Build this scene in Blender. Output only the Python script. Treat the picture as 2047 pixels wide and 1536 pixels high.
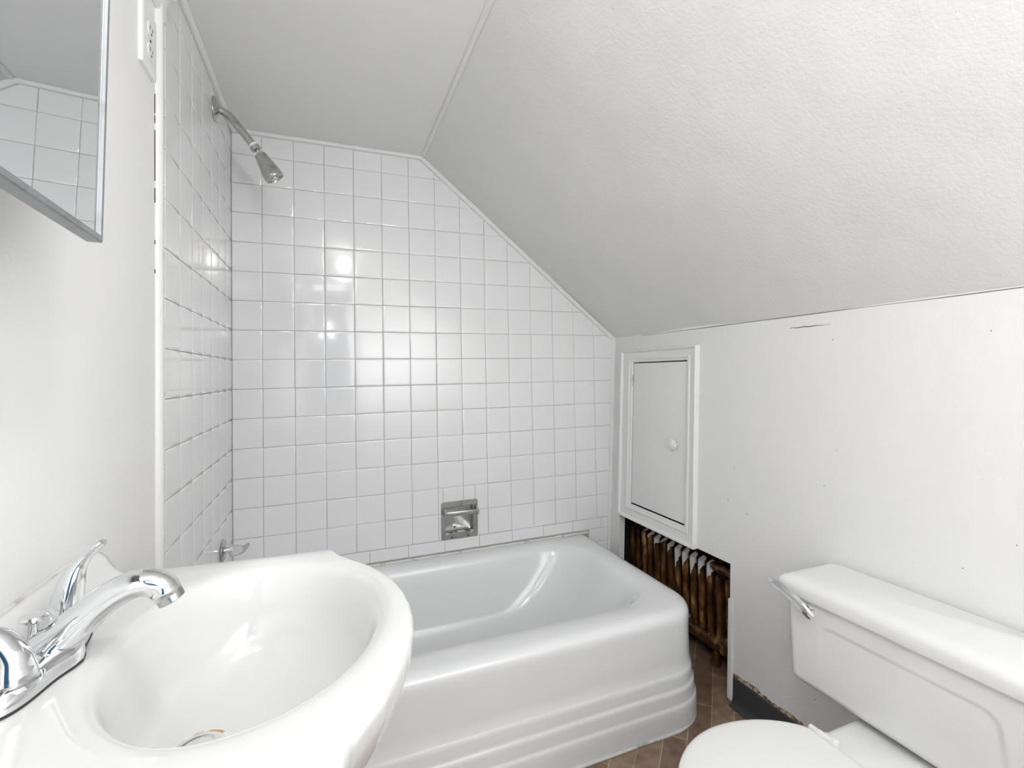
import bpy, bmesh, math, random
from mathutils import Vector, Matrix, noise
random.seed(7)
for o in list(bpy.data.objects): bpy.data.objects.remove(o)
SC = bpy.context.scene
COL = SC.collection

# ------------------------------------------------------------------ camera
YAW, PITCH, ROLL = 0.3704, 0.0211, -0.0166
cam_d = bpy.data.cameras.new('camera'); cam = bpy.data.objects.new('camera', cam_d); COL.objects.link(cam)
cy_, sy_ = math.cos(YAW), math.sin(YAW); cp_, sp_ = math.cos(PITCH), math.sin(PITCH); cr_, sr_ = math.cos(ROLL), math.sin(ROLL)
R0 = Vector((cy_, -sy_, 0)); U0 = Vector((-sp_*sy_, -sp_*cy_, cp_)); F0 = Vector((cp_*sy_, cp_*cy_, sp_))
Rx = cr_*R0 + sr_*U0; Ux = -sr_*R0 + cr_*U0
cam.matrix_world = Matrix(((Rx.x, Ux.x, -F0.x, 0.3271), (Rx.y, Ux.y, -F0.y, -1.99), (Rx.z, Ux.z, -F0.z, 1.1155), (0, 0, 0, 1)))
cam_d.sensor_width = 36.0; cam_d.lens = 948.67/2047*36; cam_d.shift_y = -0.0208
cam_d.clip_start = 0.02
SC.camera = cam

# ------------------------------------------------------------------ world, lights, exposure
W = bpy.data.worlds.new('world'); SC.world = W; W.use_nodes = True
W.node_tree.nodes['Background'].inputs[0].default_value = (0.80, 0.88, 1.0, 1)
W.node_tree.nodes['Background'].inputs[1].default_value = 0.6
def light(name, kind, loc, energy, size=0.1, color=(1, 1, 1), rot=(0, 0, 0), size_y=None):
    d = bpy.data.lights.new(name, kind); d.energy = energy; d.color = color
    if kind == 'AREA':
        d.size = size
        if size_y: d.shape = 'RECTANGLE'; d.size_y = size_y
    else: d.shadow_soft_size = size
    o = bpy.data.objects.new(name, d); o.location = loc; o.rotation_euler = rot; COL.objects.link(o); return o
light('ceiling_lamp_light', 'POINT', (0.44, -1.86, 1.93), 9.5, 0.045, (1.0, 0.985, 0.96))
light('flash_light', 'POINT', (0.34, -1.95, 1.45), 2.3, 0.03, (0.96, 0.98, 1.0))
light('added_bounce_fill', 'AREA', (0.85, -2.03, 1.25), 22.0, 0.9, (0.985, 0.99, 1.0), (math.radians(-90), 0, 0), 0.6)  # added unseen fill, aimed at the rear wall to even out the room
light('added_hall_light', 'AREA', (0.4, -3.1, 2.0), 6.0, 0.5, (1, 1, 1), (0, 0, 0), 0.5)  # added unseen lamp, brightens the blue hall for its chrome reflections
SC.view_settings.view_transform = 'Standard'; SC.view_settings.look = 'None'
SC.view_settings.gamma = 1.0; SC.view_settings.use_curve_mapping = False
SC.view_settings.exposure = -0.12

# ------------------------------------------------------------------ materials
def srgb(r, g, b):
    f = lambda c: (c/255/12.92 if c/255 <= .04045 else ((c/255+.055)/1.055)**2.4)
    return (f(r), f(g), f(b), 1)
def mat(name, col, rough=0.5, metal=0.0, bump=None, var=None, coat=0.0, spec=0.5, trans=0.0):
    m = bpy.data.materials.new(name); m.use_nodes = True; nt = m.node_tree; b = nt.nodes['Principled BSDF']
    b.inputs['Base Color'].default_value = col; b.inputs['Roughness'].default_value = rough
    b.inputs['Metallic'].default_value = metal; b.inputs['Coat Weight'].default_value = coat
    b.inputs['Specular IOR Level'].default_value = spec; b.inputs['Transmission Weight'].default_value = trans
    tc = nt.nodes.new('ShaderNodeTexCoord')
    if var:   # (scale, second colour, detail, lo, hi)
        n = nt.nodes.new('ShaderNodeTexNoise'); n.inputs['Scale'].default_value = var[0]; n.inputs['Detail'].default_value = var[2]
        r = nt.nodes.new('ShaderNodeValToRGB'); r.color_ramp.elements[0].position = var[3]; r.color_ramp.elements[1].position = var[4]
        r.color_ramp.elements[0].color = var[1]; r.color_ramp.elements[1].color = col
        nt.links.new(tc.outputs['Object'], n.inputs['Vector']); nt.links.new(n.outputs['Fac'], r.inputs['Fac']); nt.links.new(r.outputs['Color'], b.inputs['Base Color'])
    if bump:  # list of (scale, strength, detail, distance)
        prev = None
        for sc, st, det, dist in bump:
            n = nt.nodes.new('ShaderNodeTexNoise'); n.inputs['Scale'].default_value = sc; n.inputs['Detail'].default_value = det
            bp = nt.nodes.new('ShaderNodeBump'); bp.inputs['Strength'].default_value = st; bp.inputs['Distance'].default_value = dist
            nt.links.new(tc.outputs['Object'], n.inputs['Vector']); nt.links.new(n.outputs['Fac'], bp.inputs['Height'])
            if prev: nt.links.new(prev.outputs['Normal'], bp.inputs['Normal'])
            prev = bp
        nt.links.new(prev.outputs['Normal'], b.inputs['Normal'])
    return m
M = {}
M['paint'] = mat('white_wall_paint', (0.85, 0.85, 0.845, 1), 0.55, bump=[(160, 0.25, 4, 0.002), (9, 0.35, 3, 0.01)])
M['ceiling'] = mat('white_ceiling_paint', (0.86, 0.86, 0.855, 1), 0.6, bump=[(220, 0.2, 3, 0.001), (7, 0.3, 3, 0.008)])
M['slope'] = mat('rough_plaster_paint', (0.81, 0.81, 0.805, 1), 0.5, var=(3.0, (0.78, 0.78, 0.77, 1), 6, .35, .6), bump=[(120, 0.35, 5, 0.002), (14, 0.22, 6, 0.008)])
M['trim'] = mat('white_gloss_trim_paint', (0.82, 0.82, 0.815, 1), 0.32, bump=[(60, 0.2, 3, 0.002)])
M['tile'] = mat('white_glazed_tile', (0.825, 0.825, 0.828, 1), 0.11, bump=[(14, 0.10, 2, 0.004)], coat=0.3)
M['grout'] = mat('grey_grout', (0.42, 0.415, 0.40, 1), 0.8)
M['caulk'] = mat('dirty_caulk', (0.72, 0.71, 0.68, 1), 0.5, var=(30, (0.42, 0.40, 0.36, 1), 5, .30, .45))
M['porcelain'] = mat('white_porcelain', (0.74, 0.74, 0.73, 1), 0.12, coat=0.5)
M['enamel'] = mat('white_bath_enamel', (0.80, 0.81, 0.815, 1), 0.16, coat=0.3, bump=[(6, 0.06, 2, 0.01)])
M['toilet'] = mat('white_toilet_china', (0.80, 0.80, 0.795, 1), 0.14, coat=0.4)
M['seat'] = mat('white_seat_plastic', (0.78, 0.78, 0.765, 1), 0.25)
M['chrome'] = mat('polished_chrome', (0.78, 0.79, 0.80, 1), 0.05, 1.0)
M['oldchrome'] = mat('worn_chrome', (0.52, 0.52, 0.50, 1), 0.24, 1.0, var=(45, (0.36, 0.35, 0.33, 1), 4, .28, .48))
M['darkmetal'] = mat('dark_screw', (0.06, 0.055, 0.05, 1), 0.5, 0.6)
M['mirror'] = mat('mirror_glass', (0.88, 0.90, 0.91, 1), 0.01, 1.0)
M['frame'] = mat('brushed_frame_metal', (0.33, 0.34, 0.35, 1), 0.4, 0.6, var=(40, (0.26, 0.26, 0.26, 1), 4, .3, .5))
M['plastic'] = mat('white_outlet_plastic', (0.86, 0.86, 0.85, 1), 0.3)
M['black'] = mat('black_slot', (0.02, 0.02, 0.02, 1), 0.6)
M['vinyl'] = mat('dark_grey_vinyl', srgb(62, 64, 68), 0.45)
M['cavity'] = mat('dark_cavity_board', srgb(44, 32, 24), 0.9, var=(12, srgb(20, 15, 12), 4, .35, .65))
M['acrylic'] = mat('clear_acrylic', (0.93, 0.93, 0.93, 1), 0.06, 0.0, trans=0.75)
M['hall'] = mat('hall_wall_blue', srgb(70, 150, 205), 0.6)
M['doorwood'] = mat('dark_door_casing', srgb(40, 44, 56), 0.5)
M['teflon'] = mat('white_thread_tape', (0.85, 0.85, 0.83, 1), 0.5)
M['lampglass'] = mat('lamp_glass', (0.9, 0.9, 0.88, 1), 0.3)
M['plaster'] = mat('torn_plaster', srgb(196, 182, 160), 0.9, var=(60, srgb(120, 92, 62), 5, .40, .58), bump=[(120, .8, 5, .004)])

def floor_mat():
    m = bpy.data.materials.new('brown_plank_floor'); m.use_nodes = True; nt = m.node_tree; b = nt.nodes['Principled BSDF']
    tc = nt.nodes.new('ShaderNodeTexCoord'); mp = nt.nodes.new('ShaderNodeMapping'); mp.inputs['Rotation'].default_value = (0, 0, math.radians(-45))
    br = nt.nodes.new('ShaderNodeTexBrick'); br.inputs['Scale'].default_value = 1.0
    br.inputs['Brick Width'].default_value = 0.36; br.inputs['Row Height'].default_value = 0.066; br.inputs['Mortar Size'].default_value = 0.0014
    br.inputs['Mortar Smooth'].default_value = 0.2; br.inputs['Bias'].default_value = 0.0
    br.inputs['Color1'].default_value = srgb(160, 138, 118); br.inputs['Color2'].default_value = srgb(134, 110, 94); br.inputs['Mortar'].default_value = srgb(196, 178, 152)
    nt.links.new(tc.outputs['Object'], mp.inputs['Vector']); nt.links.new(mp.outputs['Vector'], br.inputs['Vector'])
    n = nt.nodes.new('ShaderNodeTexNoise'); n.inputs['Scale'].default_value = 24; n.inputs['Detail'].default_value = 6
    mx = nt.nodes.new('ShaderNodeMixRGB'); mx.blend_type = 'MULTIPLY'; mx.inputs['Fac'].default_value = 0.75
    rp = nt.nodes.new('ShaderNodeValToRGB'); rp.color_ramp.elements[0].position = .3; rp.color_ramp.elements[0].color = (.45, .36, .30, 1); rp.color_ramp.elements[1].position = .62; rp.color_ramp.elements[1].color = (1, 1, 1, 1)
    nt.links.new(tc.outputs['Object'], n.inputs['Vector']); nt.links.new(n.outputs['Fac'], rp.inputs['Fac'])
    nt.links.new(br.outputs['Color'], mx.inputs[1]); nt.links.new(rp.outputs['Color'], mx.inputs[2]); nt.links.new(mx.outputs['Color'], b.inputs['Base Color'])
    b.inputs['Roughness'].default_value = 0.45
    return m
M['floor'] = floor_mat()

def speck_mat():
    """knee wall: rough paint with sparse small chips in one vertical band, torn brown plaster above the baseboard"""
    m = mat('chipped_wall_paint', (0.815, 0.815, 0.815, 1), 0.5, bump=[(170, 0.30, 4, 0.002), (38, 0.35, 6, 0.003), (8, 0.3, 3, 0.008)])
    nt = m.node_tree; b = nt.nodes['Principled BSDF']; tc = [n for n in nt.nodes if n.type == 'TEX_COORD'][0]
    v = nt.nodes.new('ShaderNodeTexVoronoi'); v.inputs['Scale'].default_value = 26
    lt = nt.nodes.new('ShaderNodeMath'); lt.operation = 'LESS_THAN'; lt.inputs[1].default_value = 0.045
    nt.links.new(tc.outputs['Object'], v.inputs['Vector']); nt.links.new(v.outputs['Distance'], lt.inputs[0])
    n = nt.nodes.new('ShaderNodeTexNoise'); n.inputs['Scale'].default_value = 5.0; nt.links.new(tc.outputs['Object'], n.inputs['Vector'])
    gt = nt.nodes.new('ShaderNodeMath'); gt.operation = 'GREATER_THAN'; gt.inputs[1].default_value = 0.53; nt.links.new(n.outputs['Fac'], gt.inputs[0])
    mu = nt.nodes.new('ShaderNodeMath'); mu.operation = 'MULTIPLY'; nt.links.new(lt.outputs[0], mu.inputs[0]); nt.links.new(gt.outputs[0], mu.inputs[1])
    sx = nt.nodes.new('ShaderNodeSeparateXYZ'); nt.links.new(tc.outputs['Object'], sx.inputs[0])
    n2 = nt.nodes.new('ShaderNodeTexNoise'); n2.inputs['Scale'].default_value = 16; n2.inputs['Detail'].default_value = 4; nt.links.new(tc.outputs['Object'], n2.inputs['Vector'])
    md = nt.nodes.new('ShaderNodeMath'); md.operation = 'MULTIPLY_ADD'; md.inputs[1].default_value = -0.045; md.inputs[2].default_value = 0.0
    nt.links.new(n2.outputs['Fac'], md.inputs[0])
    ad = nt.nodes.new('ShaderNodeMath'); ad.operation = 'ADD'; nt.links.new(sx.outputs['Z'], ad.inputs[0]); nt.links.new(md.outputs[0], ad.inputs[1])
    ls = nt.nodes.new('ShaderNodeMath'); ls.operation = 'LESS_THAN'; ls.inputs[1].default_value = 0.0775; nt.links.new(ad.outputs[0], ls.inputs[0])
    m1 = nt.nodes.new('ShaderNodeMixRGB'); m1.inputs[1].default_value = (0.815, 0.815, 0.815, 1); m1.inputs[2].default_value = (0.24, 0.22, 0.19, 1); nt.links.new(mu.outputs[0], m1.inputs[0])
    rp = nt.nodes.new('ShaderNodeValToRGB'); rp.color_ramp.elements[0].color = srgb(120, 95, 66); rp.color_ramp.elements[1].color = srgb(205, 192, 172); rp.color_ramp.elements[0].position = .42; rp.color_ramp.elements[1].position = .55
    n3 = nt.nodes.new('ShaderNodeTexNoise'); n3.inputs['Scale'].default_value = 70; nt.links.new(tc.outputs['Object'], n3.inputs['Vector']); nt.links.new(n3.outputs['Fac'], rp.inputs['Fac'])
    m2 = nt.nodes.new('ShaderNodeMixRGB'); nt.links.new(ls.outputs[0], m2.inputs[0]); nt.links.new(m1.outputs[0], m2.inputs[1]); nt.links.new(rp.outputs['Color'], m2.inputs[2])
    nt.links.new(m2.outputs[0], b.inputs['Base Color'])
    return m
M['kneewall'] = speck_mat()

def rust_mat():
    m = bpy.data.materials.new('rusty_radiator_iron'); m.use_nodes = True; nt = m.node_tree; b = nt.nodes['Principled BSDF']
    tc = nt.nodes.new('ShaderNodeTexCoord'); n = nt.nodes.new('ShaderNodeTexNoise'); n.inputs['Scale'].default_value = 38; n.inputs['Detail'].default_value = 7
    mp = nt.nodes.new('ShaderNodeMapping'); mp.inputs['Scale'].default_value = (1, 1, 0.35)
    nt.links.new(tc.outputs['Object'], mp.inputs['Vector']); nt.links.new(mp.outputs['Vector'], n.inputs['Vector'])
    r = nt.nodes.new('ShaderNodeValToRGB'); e = r.color_ramp.elements
    e[0].position = .30; e[0].color = srgb(30, 17, 9); e[1].position = .60; e[1].color = srgb(122, 82, 42)
    x = e.new(.47); x.color = srgb(80, 48, 20)
    x = e.new(.72); x.color = srgb(186, 152, 104)
    nt.links.new(n.outputs['Fac'], r.inputs['Fac'])
    at = nt.nodes.new('ShaderNodeAttribute'); at.attribute_name = 'paint'
    mx = nt.nodes.new('ShaderNodeMixRGB'); mx.inputs[2].default_value = (0.86, 0.86, 0.84, 1)
    st = nt.nodes.new('ShaderNodeMath'); st.operation = 'GREATER_THAN'; st.inputs[1].default_value = 0.5
    nt.links.new(at.outputs['Fac'], st.inputs[0]); nt.links.new(st.outputs[0], mx.inputs[0]); nt.links.new(r.outputs['Color'], mx.inputs[1]); nt.links.new(mx.outputs[0], b.inputs['Base Color'])
    bp = nt.nodes.new('ShaderNodeBump'); bp.inputs['Strength'].default_value = .5; bp.inputs['Distance'].default_value = .003
    nt.links.new(n.outputs['Fac'], bp.inputs['Height']); nt.links.new(bp.outputs['Normal'], b.inputs['Normal'])
    b.inputs['Roughness'].default_value = 0.38; b.inputs['Specular IOR Level'].default_value = 0.5
    return m
M['rust'] = rust_mat()

# ------------------------------------------------------------------ helpers
def V(*a): return Vector(a)
def finish(name, bm, m, parent=None, base=None, smooth=True, angle=35):
    bmesh.ops.recalc_face_normals(bm, faces=bm.faces[:])
    org = Vector((0, 0, 0))
    if parent is not None: org = Vector(parent['_base'])
    elif base is not None: org = Vector(base)
    for v in bm.verts: v.co -= org
    me = bpy.data.meshes.new(name); bm.to_mesh(me); bm.free()
    me.materials.append(m)
    if smooth:
        me.polygons.foreach_set('use_smooth', [True]*len(me.polygons))
        try: me.set_sharp_from_angle(angle=math.radians(angle))
        except Exception: pass
    o = bpy.data.objects.new(name, me); COL.objects.link(o)
    o['_base'] = tuple(org)
    if parent is not None: o.parent = parent
    else: o.location = org
    return o
def thing(name, label, cat, loc, group=None):
    o = bpy.data.objects.new(name, None); COL.objects.link(o); o.location = loc; o.empty_display_size = .05
    o['_base'] = tuple(loc); o['label'] = label; o['category'] = cat
    if group: o['group'] = group
    return o
def struct(name, bm, m, smooth=False, base=(0, 0, 0)):
    o = finish(name, bm, m, None, base, smooth); o['kind'] = 'structure'; return o
def quad(bm, pts):
    return bm.faces.new([bm.verts.new(p) for p in pts])
def box(bm, lo, hi, bev=0.0, seg=2):
    x0, y0, z0 = lo; x1, y1, z1 = hi
    vs = [bm.verts.new(p) for p in ((x0, y0, z0), (x1, y0, z0), (x1, y1, z0), (x0, y1, z0), (x0, y0, z1), (x1, y0, z1), (x1, y1, z1), (x0, y1, z1))]
    fs = [bm.faces.new([vs[i] for i in f]) for f in ((0, 3, 2, 1), (4, 5, 6, 7), (0, 1, 5, 4), (1, 2, 6, 5), (2, 3, 7, 6), (3, 0, 4, 7))]
    if bev > 0:
        es = set(e for f in fs for e in f.edges)
        bmesh.ops.bevel(bm, geom=list(es), offset=bev, segments=seg, affect='EDGES', profile=0.5)
def loft(bm, rings, closed=True, cap0=True, cap1=True):
    vr = [[bm.verts.new(p) for p in r] for r in rings]; n = len(rings[0])
    for a, b in zip(vr[:-1], vr[1:]):
        for i in range(n if closed else n-1):
            j = (i+1) % n; bm.faces.new((a[i], a[j], b[j], b[i]))
    if cap0: bm.faces.new(vr[0][::-1])
    if cap1: bm.faces.new(vr[-1])
    return vr
def frame_of(d):
    d = d.normalized(); a = Vector((0, 0, 1)) if abs(d.z) < .9 else Vector((1, 0, 0))
    u = d.cross(a).normalized(); return u, d.cross(u).normalized()
def tube(bm, pts, rad, n=20, caps=True, flat=1.0):
    """tube along pts with per point radius, parallel transported"""
    pts = [Vector(p) for p in pts]; rad = rad if isinstance(rad, (list, tuple)) else [rad]*len(pts)
    u = None; rings = []
    for i, p in enumerate(pts):
        d = (pts[min(i+1, len(pts)-1)]-pts[max(i-1, 0)]).normalized()
        if u is None: u, w = frame_of(d)
        else: u = (u-d*u.dot(d)).normalized(); w = d.cross(u)
        r = rad[i]; ra, rb = (r if isinstance(r, (list, tuple)) else (r, r*flat))
        rings.append([p+u*math.cos(t)*ra+w*math.sin(t)*rb for t in [2*math.pi*k/n for k in range(n)]])
    loft(bm, rings, True, caps, caps)
def lathe(bm, prof, org, axis, n=40, cap0=True, cap1=True):
    """prof: (radius, distance along axis)"""
    axis = Vector(axis).normalized(); u, w = frame_of(axis); org = Vector(org)
    loft(bm, [[org+axis*h+(u*math.cos(t)+w*math.sin(t))*r for t in [2*math.pi*k/n for k in range(n)]] for r, h in prof], True, cap0, cap1)
def catmull(P, seg=8):
    P = [Vector(p) for p in P]; out = []
    for i in range(len(P)-1):
        a, b, c, d = P[max(i-1, 0)], P[i], P[i+1], P[min(i+2, len(P)-1)]
        for k in range(seg):
            t = k/seg; out.append(0.5*((2*b)+(-a+c)*t+(2*a-5*b+4*c-d)*t*t+(-a+3*b-3*c+d)*t**3))
    out.append(P[-1]); return out
def rrect(x0, x1, y0, y1, r, z, ns=16, nc=10):
    """rounded rectangle ring; r = one radius or four (x1y1, x0y1, x0y0, x1y0)"""
    r = r if isinstance(r, (list, tuple)) else (r,)*4
    cs = [((x1, y1), r[0], 0, (-1, -1)), ((x0, y1), r[1], 90, (1, -1)), ((x0, y0), r[2], 180, (1, 1)), ((x1, y0), r[3], 270, (-1, 1))]
    pts = []
    for k, ((cx, cy), rr, a0, (sx, sy)) in enumerate(cs):
        rr = max(rr, 1e-4); ox, oy = cx+sx*rr, cy+sy*rr
        arc = [(ox+rr*math.cos(math.radians(a0+90*t/nc)), oy+rr*math.sin(math.radians(a0+90*t/nc))) for t in range(nc+1)]
        pts += arc
        (nx, ny), nr, na, (nsx, nsy) = cs[(k+1) % 4]; nr = max(nr, 1e-4)
        nox, noy = nx+nsx*nr, ny+nsy*nr
        st = (nox+nr*math.cos(math.radians(na)), noy+nr*math.sin(math.radians(na)))
        e = arc[-1]
        for t in range(1, ns): pts.append((e[0]+(st[0]-e[0])*t/ns, e[1]+(st[1]-e[1])*t/ns))
    return [Vector((p[0], p[1], z)) for p in pts]

# ------------------------------------------------------------------ room dimensions (floor z = 0)
Z0 = 1.18
P = 0.1095
CEIL = 2.037
CREX = 0.708
def XR(z): return 1.6416+0.05*(z-1.28)         # the knee wall leans a little
REAR = -2.40

# floor
bm = bmesh.new(); box(bm, (-0.12, -4.2, -0.06), (2.1, 0.14, 0.0)); struct('floor', bm, M['floor'])
# back wall body (behind the tiles)
HX0, HX1, HZ0, HZ1 = 0.777, 0.918, 0.424, 0.562      # hole for the soap dish
def holed(bm, x0, x1, y0, y1, z0, z1):
    box(bm, (x0, y0, z0), (HX0, y1, z1)); box(bm, (HX1, y0, z0), (x1, y1, z1)); box(bm, (HX0, y0, z0), (HX1, y1, HZ0)); box(bm, (HX0, y0, HZ1), (HX1, y1, z1))
bm = bmesh.new(); holed(bm, -0.12, 2.1, 0.007, 0.12, 0, 2.2); struct('wall_back', bm, M['grout'])
# left wall: plaster
bm = bmesh.new(); box(bm, (-0.12, REAR-1.6, 0), (-0.007, 0.007, 2.2)); box(bm, (-0.0075, REAR-1.6, 0), (0.0, -0.826, 2.2))
WL = struct('wall_left', bm, M['paint'])
# grout bed behind left tiles
# knee wall with door hole and radiator opening, in wall coordinates (u = y, v = z)
OP = (-0.735, -0.088, 0.0, 0.452)      # radiator opening y0,y1,z0,z1
DR = (-0.516, -0.166, 0.515, 1.153)    # access door hole
def kw(u, v, w=0.0): return Vector((XR(v)-w, u, v))
bm = bmesh.new()
us = sorted({REAR, OP[0], DR[0], DR[1], OP[1], 0.02}); vs = sorted({0.0, OP[3], DR[2], DR[3], 1.30})
for i in range(len(us)-1):
    for j in range(len(vs)-1):
        uc, vc = (us[i]+us[i+1])/2, (vs[j]+vs[j+1])/2
        if OP[0] < uc < OP[1] and vc < OP[3]: continue
        if DR[0] < uc < DR[1] and DR[2] < vc < DR[3]: continue
        a = [kw(us[i], vs[j]), kw(us[i+1], vs[j]), kw(us[i+1], vs[j+1]), kw(us[i], vs[j+1])]
        b = [p+Vector((0.022, 0, 0)) for p in a]
        A = [bm.verts.new(p) for p in a+b]
        for f in ((0, 1, 2, 3), (4, 7, 6, 5), (0, 4, 5, 1), (1, 5, 6, 2), (2, 6, 7, 3), (3, 7, 4, 0)): bm.faces.new([A[k] for k in f])
bmesh.ops.remove_doubles(bm, verts=bm.verts[:], dist=1e-5)
WR = struct('wall_right', bm, M['kneewall'])
# eaves cavity behind the knee wall
bm = bmesh.new()
box(bm, (1.93, -1.2, 0), (1.95, 0.007, 1.34)); box(bm, (1.66, -1.2, 0.001), (1.93, -1.18, 1.3)); box(bm, (1.66, -0.012, 0.0), (1.93, 0.006, 1.3))
box(bm, (1.66, -1.18, 1.22), (1.93, -0.012, 1.24))
struct('wall_cavity', bm, M['cavity'])
# flat ceiling
bm = bmesh.new(); box(bm, (-0.12, REAR-1.6, CEIL), (CREX+0.02, 0.12, CEIL+0.08)); struct('ceiling', bm, M['ceiling'])
# sloping ceiling, a hand-plastered slab with a sagging lower edge
bm = bmesh.new(); NX, NY = 60, 120
g = []
for i in range(NX+1):
    t = i/NX; row = []
    for j in range(NY+1):
        y = 0.02+(REAR-0.02)*j/NY
        x = CREX+(1.675-CREX)*t; z = CEIL-(x-CREX)*(CEIL-1.2785)/(1.6416-CREX)
        d = 0.0035*noise.noise(Vector((x*3.1, y*2.4, 5)))+0.0015*noise.noise(Vector((x*11, y*9, 2)))
        edge = max(0, (x-1.56)/0.09)
        d -= edge*edge*(0.004+0.007*noise.noise(Vector((0.3, y*3.0, 9.0))))*min(1, max(0, (-y-0.15)*4))
        f = min(1, max(0, (x-CREX)*20)); d *= f
        row.append(bm.verts.new((x+d*0.63, y, z+d*0.77)))
    g.append(row)
for i in range(NX):
    for j in range(NY): bm.faces.new((g[i][j], g[i+1][j], g[i+1][j+1], g[i][j+1]))
top = [bm.verts.new(p) for p in ((CREX, 0.02, CEIL+.1), (1.9, 0.02, 1.35), (1.9, REAR, 1.35), (CREX, REAR, CEIL+.1))]
bm.faces.new(top)
SL = struct('ceiling_slope', bm, M['slope'], True)
# rear wall; narrow doorway and blue hall added, unseen, to reflect in the chrome
bm = bmesh.new()
box(bm, (-0.12, REAR-0.1, 0), (0.22, REAR, 2.2)); box(bm, (0.50, REAR-0.1, 0), (2.1, REAR, 2.2)); box(bm, (0.22, REAR-0.1, 1.96), (0.50, REAR, 2.2))
struct('wall_rear', bm, M['paint'])
bm = bmesh.new(); box(bm, (-0.12, REAR-1.5, 0), (2.1, REAR-1.4, 2.2)); struct('wall_hall', bm, M['hall'])
bm = bmesh.new(); box(bm, (1.9, REAR-1.4, 0), (2.0, REAR-0.1, 2.2)); struct('wall_hall_right', bm, M['paint'])
bm = bmesh.new(); box(bm, (CREX+.02, REAR-1.6, CEIL), (2.1, REAR-.1, CEIL+.08)); struct('ceiling_hall', bm, M['ceiling'])
bm = bmesh.new()
box(bm, (0.18, REAR-0.005, 0), (0.225, REAR+0.015, 1.96)); box(bm, (0.495, REAR-0.005, 0), (0.54, REAR+0.015, 1.96)); box(bm, (0.18, REAR-0.005, 1.96), (0.54, REAR+0.015, 2.0))
struct('trim_9', bm, M['doorwood'])

# ------------------------------------------------------------------ tiles
def tile(bm, u0, u1, v0, v1, mapf, tilt=0.25, clips=(), gap=0.0014, th=0.006):
    cx, cv = (u0+u1)/2, (v0+v1)/2
    if u1-u0 < .008 or v1-v0 < .008: return
    b2 = bmesh.new(); du, dv = (u1-u0)/2-gap/2, (v1-v0)/2-gap/2
    rings = []
    for ins, h in ((0, .003), (0, th-.0014), (.0003, th-.0005), (.0011, th-.0001)):
        rings.append([Vector((sx*(du-ins), sy*(dv-ins), h)) for sx, sy in ((-1, -1), (1, -1), (1, 1), (-1, 1))])
    loft(b2, rings, True, True, False)
    top = [v for v in b2.verts if abs(v.co.z-(th-.0001)) < 1e-6]
    ins2 = [b2.verts.new((v.co.x*0.9, v.co.y*0.9, th)) for v in top]
    for i in range(4): j = (i+1) % 4; b2.faces.new((top[i], top[j], ins2[j], ins2[i]))
    b2.faces.new(ins2)
    ax, ay = math.radians(random.gauss(0, tilt)), math.radians(random.gauss(0, tilt)); jx, jy = random.gauss(0, .00025), random.gauss(0, .00025)
    for v in b2.verts:
        x, y, z = v.co; v.co = Vector((cx+x+jx, cv+y+jy, z+(x*math.tan(ax)+y*math.tan(ay) if z > 0 else 0)))
    for (pu, pv, nu, nv) in clips:     # keep the side where (p-o).n < 0
        geom = b2.verts[:]+b2.edges[:]+b2.faces[:]
        r = bmesh.ops.bisect_plane(b2, geom=geom, plane_co=(pu, pv, 0), plane_no=(nu, nv, 0), clear_outer=True)
        if not b2.verts: b2.free(); return
        es = [e for e in r['geom_cut'] if isinstance(e, bmesh.types.BMEdge)]
        if es: bmesh.ops.holes_fill(b2, edges=es)
    mp = {}
    for v in b2.verts: mp[v] = bm.verts.new(mapf(v.co.x, v.co.y, v.co.z))
    for f in b2.faces:
        try: bm.faces.new([mp[v] for v in f.verts])
        except ValueError: pass
    b2.free()
backmap = lambda u, v, w: Vector((u, 0.006-w, v))
leftmap = lambda u, v, w: Vector((-0.006+w, -u, v))
sd = Vector((1.6416-CREX, -(CEIL-1.2785))).normalized(); sn = Vector((-sd.y, sd.x))
if sn.x < 0: sn = -sn
so = Vector((CREX, CEIL))-sn*0.021
wallclip = (XR(1.28)-0.016, 1.28, 1.0, -0.05)
rows = [Z0-r*P for r in range(7, -9, -1)]       # upward from the bottom
colsb = [0.0]+[0.1002+k*P for k in range(15)]
bm = bmesh.new()
TOPZ = 2.024
for k in range(len(colsb)):
    u0 = colsb[k]; u1 = colsb[k+1] if k+1 < len(colsb) else 1.70
    for j in range(len(rows)):
        v0 = rows[j]; v1 = min(rows[j+1] if j+1 < len(rows) else TOPZ, TOPZ)
        if v1 <= v0: continue
        if u1 > HX0 and u0 < HX1 and v1 > HZ0 and v0 < HZ1:     # tiles cut around the soap dish
            for (a, b, c, e) in ((u0, HX0, v0, v1), (HX1, u1, v0, v1), (max(u0, HX0), min(u1, HX1), v0, HZ0), (max(u0, HX0), min(u1, HX1), HZ1, v1)):
                if b-a > .002 and e-c > .002: tile(bm, a, b, c, e, backmap, tilt=.0)
            continue
        tile(bm, u0, min(u1, 1.66), v0, v1, backmap, clips=((so.x, so.y, sn.x, sn.y), wallclip))
x = 0.0; ws = 0.1525
xs = [0.02+ws*k for k in range(12)]
for k in range(11):
    tile(bm, max(0, xs[k]), min(xs[k+1], 1.66), 0.364, rows[0]-.001, backmap, clips=(wallclip,))
tile(bm, 1.479, 1.66, 0.30, 0.364, backmap, clips=(wallclip,)); tile(bm, 1.50, 1.66, 0.20, 0.30, backmap, clips=(wallclip,))
TB = struct('wall_back_tiles', bm, M['tile'], True)
TB.parent = bpy.data.objects['wall_back']; TB.name = 'tiles'; del TB['kind']
bm = bmesh.new()
colsl = [0.0]+[0.1063+k*P for k in range(7)]
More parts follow.
